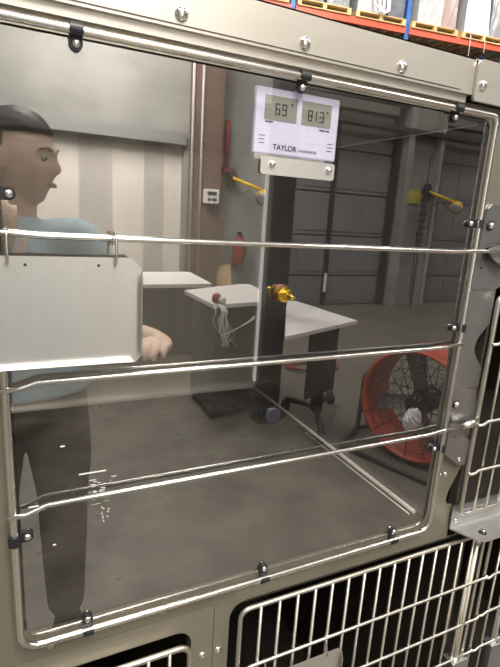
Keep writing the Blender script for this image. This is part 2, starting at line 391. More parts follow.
for k in range(4):
    bm = bmesh.new(); a0 = k * PI / 2 + .3; V = []
    for s in range(7):
        r = .05 + s * .045; w = .055 + s * .009; tw = .7 - s * .06
        for e in (-1, 1):
            a = a0 + e * w / max(r, .09) * .5
            V.append(bm.verts.new((r * math.cos(a), -.14 + e * w * math.sin(tw) * .6, r * math.sin(a))))
    for s in range(6):
        bm.faces.new((V[2 * s], V[2 * s + 1], V[2 * s + 3], V[2 * s + 2]))
    link('blade', bm, M['steelgrey'], t, True)
for s in (-1, 1):
    bm = bmesh.new(); tube(bm, [(s * .40, -.15, .05), (s * .41, -.15, -.32), (s * .36, .12, -.339)], .016, 8); tube(bm, [(s * .41, -.15, -.32), (s * .36, -.42, -.339)], .016, 8)
    tube(bm, [(s * .37, -.15, 0), (s * .41, -.15, 0)], .02, 8); link('stand_side', bm, M['blackp'], t)
bm = bmesh.new(); tube(bm, [(-.36, .12, -.339), (.36, .12, -.339)], .014, 8); tube(bm, [(-.36, -.42, -.339), (.36, -.42, -.339)], .014, 8); link('cross_brace', bm, M['blackp'], t)
bm = bmesh.new(); bmesh.ops.create_icosphere(bm, subdivisions=4, radius=.055)
for v in bm.verts:
    n = v.co.normalized(); v.co = v.co * (1 + .22 * math.sin(n.x * 9 + n.z * 5) * math.sin(n.y * 8 + n.z * 7)); v.co.y *= .5; v.co.z *= 1.1
tag(link('plastic_bag', bm, M['paper'], None, loc=(1.93, -1.39, .31)), 'crumpled white plastic bag caught on the fan guard', 'bag')
# orange cord coil on floor behind fan
bm = bmesh.new(); pts = []
for k in range(60): 
    a = k * .42; r = .16 + .05 * math.sin(k * .9); pts.append((r * math.cos(a) * 1.3, r * math.sin(a), .012 + .0006 * k))
tube(bm, pts, .008, 6)
tag(link('extension_cord', bm, M['redp'], None, loc=(2.45, -3.2, 0)), 'red extension cord coiled on the concrete floor', 'cord')

# ================================================================ THE CAGES
# ---- big upper cage with clear door
cage = thing('animal_cage', 'large stainless cage with clear plastic door, topmost and biggest', 'cage', (.26, .3, .889))
def cp(name, bm, m, smooth=False):
    o = link(name, bm, M[m], None, smooth); o.parent = cage; o.matrix_parent_inverse = cage.matrix_basis.inverted(); return o
def reparent(o, p):
    o.parent = p; o.matrix_parent_inverse = p_world(p).inverted(); return o
def p_world(p):
    m = p.matrix_basis.copy(); q = p
    while q.parent is not None:
        m = q.parent.matrix_basis @ q.matrix_parent_inverse @ m; q = q.parent
    return m
bm = bmesh.new()
sheet_hole(bm, [(-.075, .884), (.2008, .884), (.2008, .8775), (.592, .8775), (.592, .934), (.580, .938), (.576, .946), (.578, .960), (.600, 1.005), (.600, 1.155)] +
           [(.600 - .022 * math.sin(k * PI / 8), 1.158 + .062 * k / 8) for k in range(1, 8)] +
           [(.600, 1.222), (.600, 1.495), (-.075, 1.495)],
           [rrect(-.0115, .5395, .918, 1.4815, .012)], .012, .0135)
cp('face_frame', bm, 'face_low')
bm = bmesh.new(); P_ = rrect(-.0115, .5395, .918, 1.4815, .012)
A = [bm.verts.new((x, .0136, z)) for x, z in P_]; B = [bm.verts.new((x, .026, z)) for x, z in P_]
for i in range(len(A)):
    j = (i + 1) % len(A); bm.faces.new((A[i], A[j], B[j], B[i]))
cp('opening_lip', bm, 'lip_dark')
bm = bmesh.new()   # top rail with fold line
box(bm, -.075, .4892, .002, .014, 1.501, 1.539); box(bm, -.075, .4875, .002, .634, 1.5375, 1.539)
box(bm, -.075, .4855, .006, .014, 1.4925, 1.5015)
cp('top_rail', bm, 'face')
bm = bmesh.new()
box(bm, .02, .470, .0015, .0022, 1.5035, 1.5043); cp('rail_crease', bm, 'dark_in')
XL, XR, ZB, ZT, YB = -.022, .538, .920, 1.480, .605
def cove(p0, p1, p2, r, n=5):  # rounded corner points between two 2-D directions
    p0, p1, p2 = Vector(p0), Vector(p1), Vector(p2); a = p1 + (p0 - p1).normalized() * r; b = p1 + (p2 - p1).normalized() * r
    c = a + b - p1; out = []
    for k in range(n + 1):
        s = k / n; out.append(((1 - s) ** 2 * a + 2 * s * (1 - s) * p1 + s * s * b)[:])
    return out
# back panel and coved top/bottom in y-z profile
def extr_x(prof, x0, x1):
    bm = bmesh.new(); A = [bm.verts.new((x0, y, z)) for y, z in prof]; B = [bm.verts.new((x1, y, z)) for y, z in prof]
    for i in range(len(A) - 1):
        f = bm.faces.new((A[i], B[i], B[i + 1], A[i + 1])); f.smooth = True
    return bm
CR = .028
bot = cove((.03, ZB), (YB, ZB), (YB, ZT), CR); top = cove((YB, ZB), (YB, ZT), (.03, ZT), CR)
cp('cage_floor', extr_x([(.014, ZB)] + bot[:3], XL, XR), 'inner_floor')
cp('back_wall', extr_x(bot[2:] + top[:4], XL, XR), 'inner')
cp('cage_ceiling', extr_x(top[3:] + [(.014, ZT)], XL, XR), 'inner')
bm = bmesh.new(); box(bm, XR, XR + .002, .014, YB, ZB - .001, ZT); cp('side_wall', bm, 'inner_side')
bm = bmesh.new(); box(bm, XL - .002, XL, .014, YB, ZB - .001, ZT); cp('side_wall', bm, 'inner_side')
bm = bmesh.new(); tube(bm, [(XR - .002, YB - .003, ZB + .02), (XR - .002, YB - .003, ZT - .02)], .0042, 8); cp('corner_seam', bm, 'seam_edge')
bm = bmesh.new(); tube(bm, [(XR - .004, YB - .02, ZB + .004), (XR - .004, .03, ZB + .003)], .0035, 8)
cp('corner_seam', bm, 'seam')
bm = bmesh.new(); tube(bm, [(XR - .016, .33, ZB + .0015), (XR - .014, .03, ZB + .0015)], .0012, 6); cp('corner_seam', bm, 'seam')
bm = bmesh.new(); tube(bm, [(XR - .001, YB - .02, ZT - .002), (XR - .001, .03, ZT - .002)], .0012, 6); cp('corner_seam', bm, 'seam')
bm = bmesh.new()  # outer shell
box(bm, -.075, -.060, .0135, .634, .884, 1.5375); box(bm, .575, .578, .0135, .634, .884, 1.5375); box(bm, -.075, .578, .634, .637, .884, 1.5375)
cp('outer_shell', bm, 'face')
for (x, z) in ((.138, 1.5185), (.261, 1.5185), (.382, 1.5185), (.015, 1.5185)):
    bm = bmesh.new(); dome(bm, (x, .002, z - .006), .0062, .0042); cp('rivet', bm, 'screw')
for (x, z) in ((.256, .899), (.374, .9005), (.491, .9015), (.135, .897), (.014, .896)):
    bm = bmesh.new(); dome(bm, (x, .012, z - .001), .0042, .0028); cp('rivet', bm, 'wire_dull')
for (x, z) in ((.553, .992), (.5655, .9915)):
    bm = bmesh.new(); dome(bm, (x, .012, z), .0036, .0026); cp('rivet', bm, 'screw')

bm = bmesh.new()
prism(bm, [(.543, 1.128), (.5995, 1.128), (.5995, 1.155)] + [(.5995 - .022 * math.sin(k * PI / 8), 1.158 + .062 * k / 8) for k in range(1, 8)] + [(.5995, 1.222), (.5995, 1.285), (.543, 1.285)], .0095, .0119)
cp('stile_plate', bm, 'latch')
# door (a part of the cage) with its sub-parts
DX0, DX1, DZ0, DZ1 = -.0136, .5345, .912, 1.483
bm = bmesh.new()
tube(bm, [(x, 0, z) for x, z in rrect(DX0, DX1, DZ0, DZ1, .018, 8, rs=(.018, .018, .007, .007))], .0036, 12, closed=True)
door = cp('cage_door', bm, 'wire')
def dp(name, bm, m, smooth=False, **k):
    o = link(name, bm, m if not isinstance(m, str) else M[m], None, smooth); o.parent = door
    o.matrix_parent_inverse = p_world(door).inverted(); return o
# clear panel: front face carries the reflection, back and edges are plain clear
bm = bmesh.new()
P = rrect(DX0 + .006, DX1 - .005, DZ0 + .006, DZ1 - .005, .014, 6, rs=(.014, .014, .004, .004))
A = [bm.verts.new((x, .0055, z)) for x, z in P]; B = [bm.verts.new((x, .0085, z)) for x, z in P]
f0 = bm.faces.new(A); f1 = bm.faces.new(B[::-1]); f1.material_index = 1
for i in range(len(A)):
    j = (i + 1) % len(A); f = bm.faces.new((A[i], B[i], B[j], A[j])); f.material_index = 1
pn = dp('clear_panel', bm, 'clear'); pn.data.materials.append(M['clear_back'])
# crossbars
def bar(pts, r=.0026): 
    bm = bmesh.new(); tube(bm, pts, r, 10); return dp('crossbar', bm, 'wire')
bar([(-.030, -.0015, 1.3235), (-.010, -.0025, 1.3245), (.02, -.0025, 1.3225), (.50, -.0025, 1.3205), (.545, -.0025, 1.3225), (.60, -.0025, 1.3215)])
bar([(-.018, -.0025, 1.189), (-.0015, -.0025, 1.190), (.012, -.0025, 1.1945), (.50, -.0025, 1.1955), (.54, -.0025, 1.199)])
bar([(-.018, -.0025, 1.064), (-.002, -.0025, 1.0645), (.016, -.0025, 1.071), (.50, -.0025, 1.071), (.525, -.0025, 1.073), (.556, -.0025, 1.0735)])

def clip(x, z, ux, uz, L=.0125):
    """black cushioned clamp round the door wire; (ux,uz) points into the panel"""
    w = .0052; ri, ro = .0038, .0056
    vx, vz = -uz, ux
    def W(u, v, y): return (x + ux * u + vx * v, y, z + uz * u + vz * v)
    prof = []
    n = 14
    outer = [(ro * math.cos(a), -ro * math.sin(a)) for a in [(-.30 + 1.32 * k / n) * PI for k in range(n + 1)]]
    # outline in (u, y): loop then flat tab on the panel side
    bm = bmesh.new()
    pts = [(L + .006, .0048), (.0055, .0048)] if False else None
    loop = [(ro * math.cos(a), ro * math.sin(a)) for a in [PI * (0.30 + 1.45 * k / n) for k in range(n + 1)]]
    inn = [(ri * math.cos(a), ri * math.sin(a)) for a in [PI * (0.30 + 1.45 * k / n) for k in range(n + 1)]]
    for i in range(n):
        a, b, c, d = loop[i], loop[i + 1], inn[i + 1], inn[i]
        q = [bm.verts.new(W(p[0], s, p[1])) for s in (-w, w) for p in (a, b, c, d)]
        for f in ((3, 2, 1, 0), (4, 5, 6, 7), (0, 1, 5, 4), (2, 3, 7, 6), (1, 2, 6, 5), (3, 0, 4, 7)): bm.faces.new([q[k] for k in f])
    # tab with a round end, resting on the panel face
    ol = [(.002, -w), (L, -w)] + [(L + w * math.sin(k * PI / 8), -w * math.cos(k * PI / 8)) for k in range(1, 8)] + [(L, w), (.002, w)]
    A = [bm.verts.new(W(u, v, .0018)) for u, v in ol]; B = [bm.verts.new(W(u, v, .0053)) for u, v in ol]
    bm.faces.new(A); bm.faces.new(B[::-1])
    for i in range(len(A)):
        j = (i + 1) % len(A); bm.faces.new((A[i], A[j], B[j], B[i]))
    bmesh.ops.remove_doubles(bm, verts=bm.verts[:], dist=1e-6)
    bmesh.ops.recalc_face_normals(bm, faces=bm.faces[:])
    dp('cushion_clip', bm, 'rubber')
    bm = bmesh.new(); c = W(L, 0, .0018)
    dome(bm, c, .0036, .003); lathe(bm, [(.0016, 0), (.0016, .018)], c, 'y', 8)
    lathe(bm, [(.0042, .0066), (.0042, .0092)], (c[0], c[1], c[2]), 'y', 6)
    dp('clip_screw', bm, 'screw')
for x in (.051, .261, .468): clip(x + .001, DZ1, 0, -1, .0092); clip(x, DZ0, 0, 1, .0125)
for z in (1.356, 1.2205, 1.045): clip(DX1, z, -1, 0, .0125)
for z in (1.355, 1.2205, 1.038): clip(DX0, z, 1, 0, 0.0115)
bm = bmesh.new(); lathe(bm, [(.0100, 0), (.0098, .002), (.0085, .0026)], (.2575, .0053, 1.128), '-y', 24)
lathe(bm, [(.0068, 0), (.0068, .006)], (.2575, .0087, 1.128), 'y', 20); dp('port_plug', bm, 'ink')
bm = bmesh.new()
for (a, b) in (((.046, 1.0925), (.072, 1.0965)), ((.0, 1.0675), (.009, 1.0665)), ((.03, 1.125), (.034, 1.126)), ((.02, 1.02), (.023, 1.021))):
    box(bm, min(a[0], b[0]), max(a[0], b[0]), .0050, .0053, min(a[1], b[1]), min(a[1], b[1]) + .0012)
random.seed(11)
for k in range(26):
    x = .055 + random.uniform(0, .022); z = 1.055 + random.uniform(0, .03); l = random.uniform(.001, .006)
    box(bm, x, x + l, .0050, .0053, z, z + .0005)
for k in range(10):
    x = .066 + random.uniform(0, .008); z = 1.034 + random.uniform(0, .018)
    box(bm, x, x + .0012, .0050, .0053, z, z + .0012)
dp('scuff_marks', bm, 'scuff')['kind'] = 'stuff'

# ---- hygrometer behind the clear panel, held by a steel bracket
hy = thing('thermo_hygrometer', 'white digital thermo-hygrometer reading 69 and 81.3 behind the clear door', 'hygrometer', (.2565, .0095, 1.4385))
W2, H2 = .0485, .0305
sl = Matrix.Rotation(0, 4, 'Y')
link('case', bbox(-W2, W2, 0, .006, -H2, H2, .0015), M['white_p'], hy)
hy.location = (.2645, .0095, 1.4405)
# the case face must sit proud of the panel back: displays and print live on its front
def flat(bm, x0, x1, z0, z1, y=-.0003): box(bm, x0, x1, y, .0004, z0, z1)
SEG = {'0': 'abcdef', '1': 'bc', '3': 'abcdg', '6': 'acdefg', '8': 'abcdefg', '9': 'abcdfg'}
def digit(bm, ch, x, z, w=.0052, h=.0105, t=.0011):
    sg = SEG[ch]; y = -.0009
    R = {'a': (x, x + w, z + h - t, z + h), 'g': (x, x + w, z + h / 2 - t / 2, z + h / 2 + t / 2), 'd': (x, x + w, z, z + t),
         'f': (x, x + t, z + h / 2 + .0004, z + h - .0004), 'b': (x + w - t, x + w, z + h / 2 + .0004, z + h - .0004),
         'e': (x, x + t, z + .0004, z + h / 2 - .0004), 'c': (x + w - t, x + w, z + .0004, z + h / 2 - .0004)}
    for s in sg: box(bm, R[s][0], R[s][1], y, y + .0004, R[s][2], R[s][3])
bm = bmesh.new(); flat(bm, -.0385, -.0025, .0015, .0235, -.0006); d1 = link('display', bm, M['lcd'], hy)
bm = bmesh.new(); flat(bm, .0035, .0385, .0015, .0235, -.0006); d2 = link('display', bm, M['lcd'], hy)
bm = bmesh.new(); digit(bm, '6', -.027, .0065); digit(bm, '9', -.0195, .0065)
box(bm, -.0095, -.0075, -.0009, -.0005, .0165, .0185); link('digits', bm, M['ink'], d1)
bm = bmesh.new(); digit(bm, '8', .0105, .0055); digit(bm, '1', .0165, .0055, .0044); digit(bm, '3', .0245, .0055)
box(bm, .0226, .0236, -.0009, -.0005, .0055, .0066); box(bm, .0325, .0345, -.0009, -.0005, .0150, .0170); link('digits', bm, M['ink'], d2)
def text(body, size, m, loc, parent, name, ext=.0001, sx=1):
    cu = bpy.data.curves.new(name, 'FONT'); cu.body = body; cu.size = size; cu.extrude = ext; cu.align_x = 'CENTER'; cu.offset = .00008
    tmp = bpy.data.objects.new(name + '_tmp', cu); COL.objects.link(tmp)
    dg = bpy.context.evaluated_depsgraph_get(); me = bpy.data.meshes.new_from_object(tmp.evaluated_get(dg))
    bpy.data.objects.remove(tmp)
    me.transform(Matrix.Rotation(PI / 2, 4, 'X') @ Matrix.Scale(sx, 4, (1, 0, 0))); me.materials.clear(); me.materials.append(m)
    o = bpy.data.objects.new(name, me); COL.objects.link(o); o.parent = parent; o.location = loc; return o
text('TAYLOR', .0072, M['ink'], (-.0135, -.0003, -.0255), hy, 'brand_lettering')
text('HYGROMETER', .0034, M['ink_soft'], (.0135, -.0003, -.0252), hy, 'small_lettering')
text('HUMIDITY', .0019, M['ink'], (-.0330, -.0003, -.0012), hy, 'caption')
text('TEMPERATURE', .0019, M['ink'], (.0315, -.0003, -.0022), hy, 'caption')
for sx in (-1, 1):
    bm = bmesh.new()
    for k in range(3): flat(bm, sx * .0400 - .003, sx * .0400 + .003, -.0210 + k * .0035, -.0204 + k * .0035)
    link('vent_lines', bm, M['ink'], hy)
bm = bmesh.new(); prism(bm, rrect(-.0425, .0445, -.0505, -.0335, .003), -.0068, -.0055); br = link('bracket', bm, M['brack'], hy)
bm = bmesh.new(); prism(bm, rrect(-.0470, .0360, -.0360, -.0305, .002), .0005, .010); link('support_ledge', bm, M['brack'], hy)
for x in (-.0300, .0370):
    bm = bmesh.new(); dome(bm, (x, -.0068, -.0405), .0036, .0034); link('screw', bm, M['screw'], hy)

# ---- brass fitting in the door
bf = thing('brass_fitting', 'yellow brass hose fitting screwed through the clear door', 'fitting', (.2560, .0055, 1.2700))
bm = bmesh.new(); lathe(bm, [(.0098, 0), (.0100, .001), (.0100, .0035), (.009, .0045)], (0, 0, 0), '-y', 24); link('washer', bm, M['bronze'], bf)
bm = bmesh.new(); lathe(bm, [(.0088, .0045), (.0088, .0115), (.0074, .0130)], (0, 0, 0), '-y', 6)
for f in bm.faces: f.smooth = False
link('hex_nut', bm, M['brass'], bf)
bm = bmesh.new(); lathe(bm, [(.0048, .0125), (.0046, .016), (.0028, .017), (.0028, .0195), (.0036, .020), (.0026, .0235), (.0034, .024), (.0020, .0285)], (0, 0, 0), '-y', 18); link('hose_barb', bm, M['brass'], bf)
bm = bmesh.new(); lathe(bm, [(.0095, .0032), (.0095, .009), (.005, .0095), (.005, .016)], (0, 0, 0), 'y', 6); link('back_nut', bm, M['brass'], bf)

# ---- card holder plate hanging on the first crossbar
ch = thing('card_holder', 'blank satin steel card holder hanging from the first crossbar', 'card holder', (.033, -.0105, 1.26))
bm = bmesh.new()
z0, z1, x0, x1 = -.0505, .0465, -.066, .0700
prism(bm, [(x0, z0), (x1 - .006, z0), (x1, z0 + .006), (x1, z1 - .010), (x1 - .009, z1), (x0, z1)], -.0006, .0006)
link('plate', bm, M['plate'], ch)
def flange(pts):
    bm = bmesh.new(); v = [bm.verts.new(p) for p in pts]; bm.faces.new(v)
    r = bmesh.ops.extrude_face_region(bm, geom=bm.faces[:]); vs = [g for g in r['geom'] if isinstance(g, bmesh.types.BMVert)]
    bmesh.ops.translate(bm, verts=vs, vec=(.0004, -.0008, .0004)); bmesh.ops.recalc_face_normals(bm, faces=bm.faces[:]); return bm
link('side_lip', flange([(x1, -.0005, z0 + .007), (x1, -.0005, z1 - .012), (x1 - .003, -.0085, z1 - .018), (x1 - .003, -.0085, z0 + .010)]), M['plate'], ch)
link('bottom_lip', flange([(x0, -.0005, z0), (x1 - .008, -.0005, z0), (x1 - .010, -.0085, z0 + .003), (x0, -.0085, z0 + .003)]), M['plate'], ch)
for x in (-.039, .046):
    bm = bmesh.new()
    pts = [(x, -.0015, .040), (x, -.0050, .0415), (x + .0005, -.0060, .050)]
    for k in range(9):
        a = PI - k * PI / 8; pts.append((x + .0005, .0045 + .0068 * math.cos(a) - .002, .062 + .0062 * math.sin(a)))
    pts += [(x, .0080, .056)]
    tube(bm, pts, .0012, 8); link('hanging_hook', bm, M['wire'], ch)
for x in (-.026, .032):
    bm = bmesh.new(); lathe(bm, [(.0013, 0), (.0013, .0003)], (x, -.0006, .0395), '-y', 10); link('hole', bm, M['ink'], ch)

# ---- latch plates on the stile between the cages
lt = thing('door_latch', 'grey steel latch plate with black-ringed bolt, upper of the two latches', 'latch', (.57, .008, 1.33))
bm = bmesh.new(); prism(bm, [(-.022, -.040), (-.019, -.0585), (.026, -.0600), (.045, -.052), (.045, .045), (.030, .052), (-.006, .052), (-.013, .046)], 0, .003); link('plate', bm, M['latch'], lt)
bm = bmesh.new(); lathe(bm, [(.0065, 0), (.0065, .002)], (-.006, 0, .025), '-y', 20); link('rubber_ring', bm, M['rubber'], lt)
bm = bmesh.new(); dome(bm, (-.006, -.002, .025), .0046, .004); link('bolt', bm, M['screw'], lt)
bm = bmesh.new(); tube(bm, [(-.012, -.006, -.005), (.005, -.008, .003), (.03, -.008, .004), (.05, -.008, .003)], .0016, 8)
tube(bm, [(-.012, -.006, -.009), (.005, -.008, -.022), (.03, -.008, -.034)], .0016, 8); link('catch_rim', bm, M['rubber'], lt)
bm = bmesh.new(); prism(bm, [(-.010, -.007), (.005, .001), (.035, .002), (.035, -.030), (.006, -.020)], -.008, -.003); link('catch', bm, M['wire_dull'], lt)
bm = bmesh.new(); lathe(bm, [(.002, 0), (.002, .0004)], (-.008, 0, -.030), '-y', 12); link('hole', bm, M['ink'], lt)
ll = thing('door_latch', 'grey steel latch plate in two folded pieces, lower of the two latches', 'latch', (.57, .006, 1.075))
bm = bmesh.new(); prism(bm, [(-.027, .060), (.014, .051), (.026, .040), (.028, .028), (.028, .004), (-.016, .004), (-.027, .030)], 0, .003); link('upper_plate', bm, M['latch'], ll)
bm = bmesh.new(); prism(bm, [(-.024, .003), (-.008, .002), (.004, -.010), (.012, -.022), (.026, -.030), (.022, -.068), (.012, -.068), (-.023, -.045)], -.003, .000); link('lower_plate', bm, M['latch'], ll)
bm = bmesh.new(); tube(bm, [(-.006, -.010, .000), (.008, -.011, .003), (.026, -.009, .006)], [.003, .0055, .0035], 12); link('catch', bm, M['wire'], ll)
bm = bmesh.new(); lathe(bm, [(.0062, 0), (.0062, .002)], (-.016, 0, .032), '-y', 20); link('rubber_ring', bm, M['rubber'], ll)
bm = bmesh.new(); dome(bm, (-.016, -.002, .032), .0046, .004); link('bolt', bm, M['screw'], ll)
bm = bmesh.new(); lathe(bm, [(.0032, 0), (.0032, .001), (.0018, .0012), (.0018, .0004)], (.008, -.003, -.058), '-y', 14); link('rivet', bm, M['screw'], ll)
bm = bmesh.new(); lathe(bm, [(.0016, 0), (.0016, .0004)], (-.010, -.003, -.018), '-y', 10); link('hole', bm, M['ink'], ll)

# ---- generic wired cage
def wire_door(parent, x0, x1, z0, z1, nb, rods, rc=.010, rb=.0019, rf=.0030, hooks=None, y=0.0):
    bm = bmesh.new(); tube(bm, [(x, y, z) for x, z in rrect(x0, x1, z0, z1, rc, 5)], rf, 10, closed=True)
    d = link('wire_door', bm, M['wire_dull'], parent)
    step = (x1 - x0) / (nb + 1)
    for k in range(nb):
        x = x0 + step * (k + 1); bm = bmesh.new(); tube(bm, [(x, y - .002, z0), (x, y - .002, z1)], rb, 8); link('upright_wire', bm, M['wire_dull'], d)
    for z in rods:
        bm = bmesh.new()
        tube(bm, [(x0, y - .004, z - .006), (x0 + .008, y - .006, z - .003), (x0 + .016, y - .006, z), (x1 - .008, y - .006, z), (x1 + .014, y - .006, z), (x1 + .016, y - .006, z + .005)] if hooks else
             [(x0 - .002, y - .004, z - .005), (x0 + .008, y - .006, z - .004), (x0 + .016, y - .006, z), (x1, y - .006, z)], .0024, 8)
        link('cross_wire', bm, M['wire_dull'], d)
    return d
def box_cage(label, x0, x1, z0, z1, hole, depth=.585, yf=.012):
    t = thing('animal_cage', label, 'cage')
    bm = bmesh.new(); sheet_hole(bm, [(x0, z0), (x1, z0), (x1, z1), (x0, z1)], [hole], yf, yf + .0015, lip=.014); link('face_frame', bm, M['face_low'], t)
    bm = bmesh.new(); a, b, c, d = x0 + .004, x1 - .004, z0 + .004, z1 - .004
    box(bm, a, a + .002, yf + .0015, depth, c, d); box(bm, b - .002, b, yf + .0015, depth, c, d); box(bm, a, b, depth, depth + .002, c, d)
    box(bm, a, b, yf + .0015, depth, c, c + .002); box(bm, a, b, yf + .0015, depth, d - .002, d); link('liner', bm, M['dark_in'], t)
    return t
# lower left cage
c1 = box_cage('stainless cage with wire door, bottom left, below the clear-door cage', -.30, .2005, .25, .8835, rrect(-.27, .172, .29, .857, .02))
d = wire_door(c1, -.262, .166, .30, .847, 16, (.79, .71, .63, .55, .47, .39), rc=.014, rb=.0022, rf=.0036)
rivet(c1, .187, .811); 
# lower right cage
c2 = box_cage('stainless cage with wire door, right below the clear-door cage', .2012, .6352, .25, .8770, rrect(.222, .6342, .29, .8755, .022, rs=(.02,.002,.002,.022)))
d = wire_door(c2, .2315, .666, .30, .873, 15, (.788, .707, .638, .56, .48, .40), rc=.012, rb=.0022, rf=.0030, hooks=True)
rivet(c2, .2085, .811)
bm = bmesh.new(); tube(bm, [(.648, -.004, .25), (.645, -.004, .878)], .0042, 12)
lathe(bm, [(.006, 0), (.006, .010)], (.645, -.004, .862), 'z', 12); link('hinge_rod', bm, M['wire_dull'], c2)
link('hinge_block', bbox(.628, .663, -.016, .008, .560, .640, .002), M['latch'], c2)
bm = bmesh.new(); tube(bm, [(.06, .05, .865), (.35, .05, .865)], .003, 8)
bm.free()
# card tray on the lower right door
tr = thing('card_holder', 'small satin steel card holder on the lower wire door, bottom edge of the view', 'card holder', (.318, -.012, .72))
bm = bmesh.new(); prism(bm, [(-.07, -.06), (.070, -.06), (.070, .043), (.064, .049), (-.07, .049)], -.0006, .0006); link('plate', bm, M['tray'], tr)
link('side_lip', flange([(.070, -.0005, -.055), (.070, -.0005, .042), (.067, -.008, .036), (.067, -.008, -.05)]), M['plate'], tr)
for x in (-.05, .045):
    bm = bmesh.new(); tube(bm, [(x, -.001, .044), (x, .003, .060), (x, .006, .068), (x, .010, .070), (x, .013, .062)], .0012, 8); link('hanging_hook', bm, M['wire'], tr)
# right upper cage (neighbour of the clear-door cage)
c3 = box_cage('stainless cage with wire door, right of the clear-door cage above the folded rail', .6005, 1.25, .889, 1.4935, rrect(.6015, 1.22, .915, 1.45, .004), yf=.0125)
d = wire_door(c3, .597, 1.2, .922, 1.262, 21, (.998, 1.077, 1.199), rc=.010, rb=.0022, rf=.0034)
bm = bmesh.new(); prism(bm, rrect(.4895, 1.25, 1.4945, 1.539, .003, rs=(.002, .002, .008, .008)), -.002, .002); link('top_plate', bm, M['face'], c3)
bm = bmesh.new(); box(bm, .4895, 1.25, .002, .60, 1.5375, 1.539); link('roof', bm, M['face'], c3)
for x in (.5005, .62, .74):
    bm = bmesh.new(); dome(bm, (x, -.002, 1.512), .0055, .004); link('rivet', bm, M['screw'], c3)
# right lower cage
c4 = box_cage('stainless cage with wire door, right of the hinge rods below the folded rail', .6356, 1.25, .25, .880, rrect(.637, 1.22, .29, .874, .004))
d = wire_door(c4, .684, 1.2, .30, .873, 18, (.789, .713, .64, .56, .48, .40), rc=.008, rb=.0022, rf=.0030)
bm = bmesh.new(); tube(bm, [(.742, -.004, .25), (.742, -.004, .87)], .0042, 12); link('hinge_rod', bm, M['wire_dull'], c4)
link('hinge_block', bbox(.722, .762, -.016, .006, .55, .640, .002), M['latch'], c4)
# folded rail under the right upper cage
fr = thing('folded_rail', 'long folded steel rail with a bolt hole, below the right wire cage', 'rail', (.59, 0, .90))
bm = bmesh.new(); box(bm, 0, .66, .007, .0095, -.004, .034); link('web', bm, M['latch'], fr)
bm = bmesh.new()
pts = [(0, .008), (.006, -.004), (.018, -.030), (.030, -.036), (.66, -.036), (.66, .008)]
a = [bm.verts.new((x, y, -.004)) for x, y in pts]; b = [bm.verts.new((x, y, -.0065)) for x, y in pts]
bm.faces.new(a); bm.faces.new(b[::-1])
for i in range(len(a)): j = (i + 1) % len(a); bm.faces.new((a[i], a[j], b[j], b[i]))
bmesh.ops.recalc_face_normals(bm, faces=bm.faces[:]); link('flange', bm, M['plate'], fr)
bm = bmesh.new(); dome(bm, (.009, .007, .008), .004, .003); link('rivet', bm, M['screw'], fr)
bm = bmesh.new(); lathe(bm, [(.006, 0), (.006, .0006)], (.040, -.020, -.004), 'z', 16); link('hole', bm, M['ink'], fr)
bm = bmesh.new(); lathe(bm, [(.003, 0), (.0035, .002), (.001, .003)], (.043, -.018, -.0034), 'z', 12); link('pin', bm, M['screw'], fr)
# plinth carrying the lower row
t = thing('cage_base', 'low steel base frame under the bottom row of cages', 'base')
bm = bmesh.new(); box(bm, -.30, 1.25, .02, .58, .17, .249); link('rail_frame', bm, M['face'], t)
for x in (-.25, .4, 1.2):
    for y in (.06, .54):
        bm = bmesh.new(); box(bm, x - .02, x + .02, y - .02, y + .02, .0, .17); link('leg', bm, M['face'], t)

# ================================================================ RACKS BEHIND
RD = Vector((.98912, -.1471, 0)); RZ = math.atan2(RD.y, RD.x)
RO = Vector((4.964, 8.708, 0))
rk = thing('pallet_rack', 'tall pallet rack with blue uprights and orange beams above the cages', 'rack', RO[:], RZ)
BW = 2.5; DEPTH = 1.05; ZB_ = 5.24
for i in (-1, 0, 1, 2, 3):
    for y in (0, DEPTH):
        bm = bmesh.new(); box(bm, i * BW - .045, i * BW + .045, y, y + .07, 0, 7.6); link('upright', bm, M['rack_b'], rk)
    bm = bmesh.new()
    for z in (4.6, 5.6, 6.6): tube(bm, [(i * BW, .03, z), (i * BW, DEPTH + .03, z + .9)], .02, 6)
    tube(bm, [(i * BW, .03, 5.5), (i * BW, DEPTH + .03, 5.5)], .02, 6); link('brace', bm, M['rack_b'], rk)
for i in (-1, 0, 1, 2):
    for y in (0, DEPTH):
        bm = bmesh.new(); box(bm, i * BW + .046, (i + 1) * BW - .046, y - .03, y + .02, ZB_ - .12, ZB_); link('beam', bm, M['rack_o'], rk)
    for y in (0, DEPTH):
        bm = bmesh.new(); box(bm, i * BW + .046, (i + 1) * BW - .046, y - .03, y + .02, 2.6, 2.72); link('beam', bm, M['rack_o'], rk)
    bm = bmesh.new()
    for k in range(9): box(bm, i * BW + .1 + k * .27, i * BW + .20 + k * .27, .02, DEPTH - .03, ZB_ - .05, ZB_ - .02)
    link('deck_boards', bm, M['wood_d'], rk)
def pallet(loc, label):
    t = thing('pallet', label, 'pallet', loc, RZ, 'wooden pallets on the orange rack beams')
    W, D = 1.12, 1.0
    for x in (0, W / 2 - .04, W - .08):
        bm = bmesh.new(); box(bm, x, x + .08, 0, D, .018, .10); link('stringer', bm, M['wood'], t)
    for z in (0, .10):
        bm = bmesh.new()
        for k in range(6 if z else 3):
            n = 5 if z else 2; y = k * (D - .1) / n; box(bm, 0, W, y, y + .10, z, z + .018)
        link('deck', bm, M['wood'], t)
    return t
def rackpt(u, v, z): p = RO + RD * u + Vector((-RD.y, RD.x, 0)) * v; return (p.x, p.y, z)
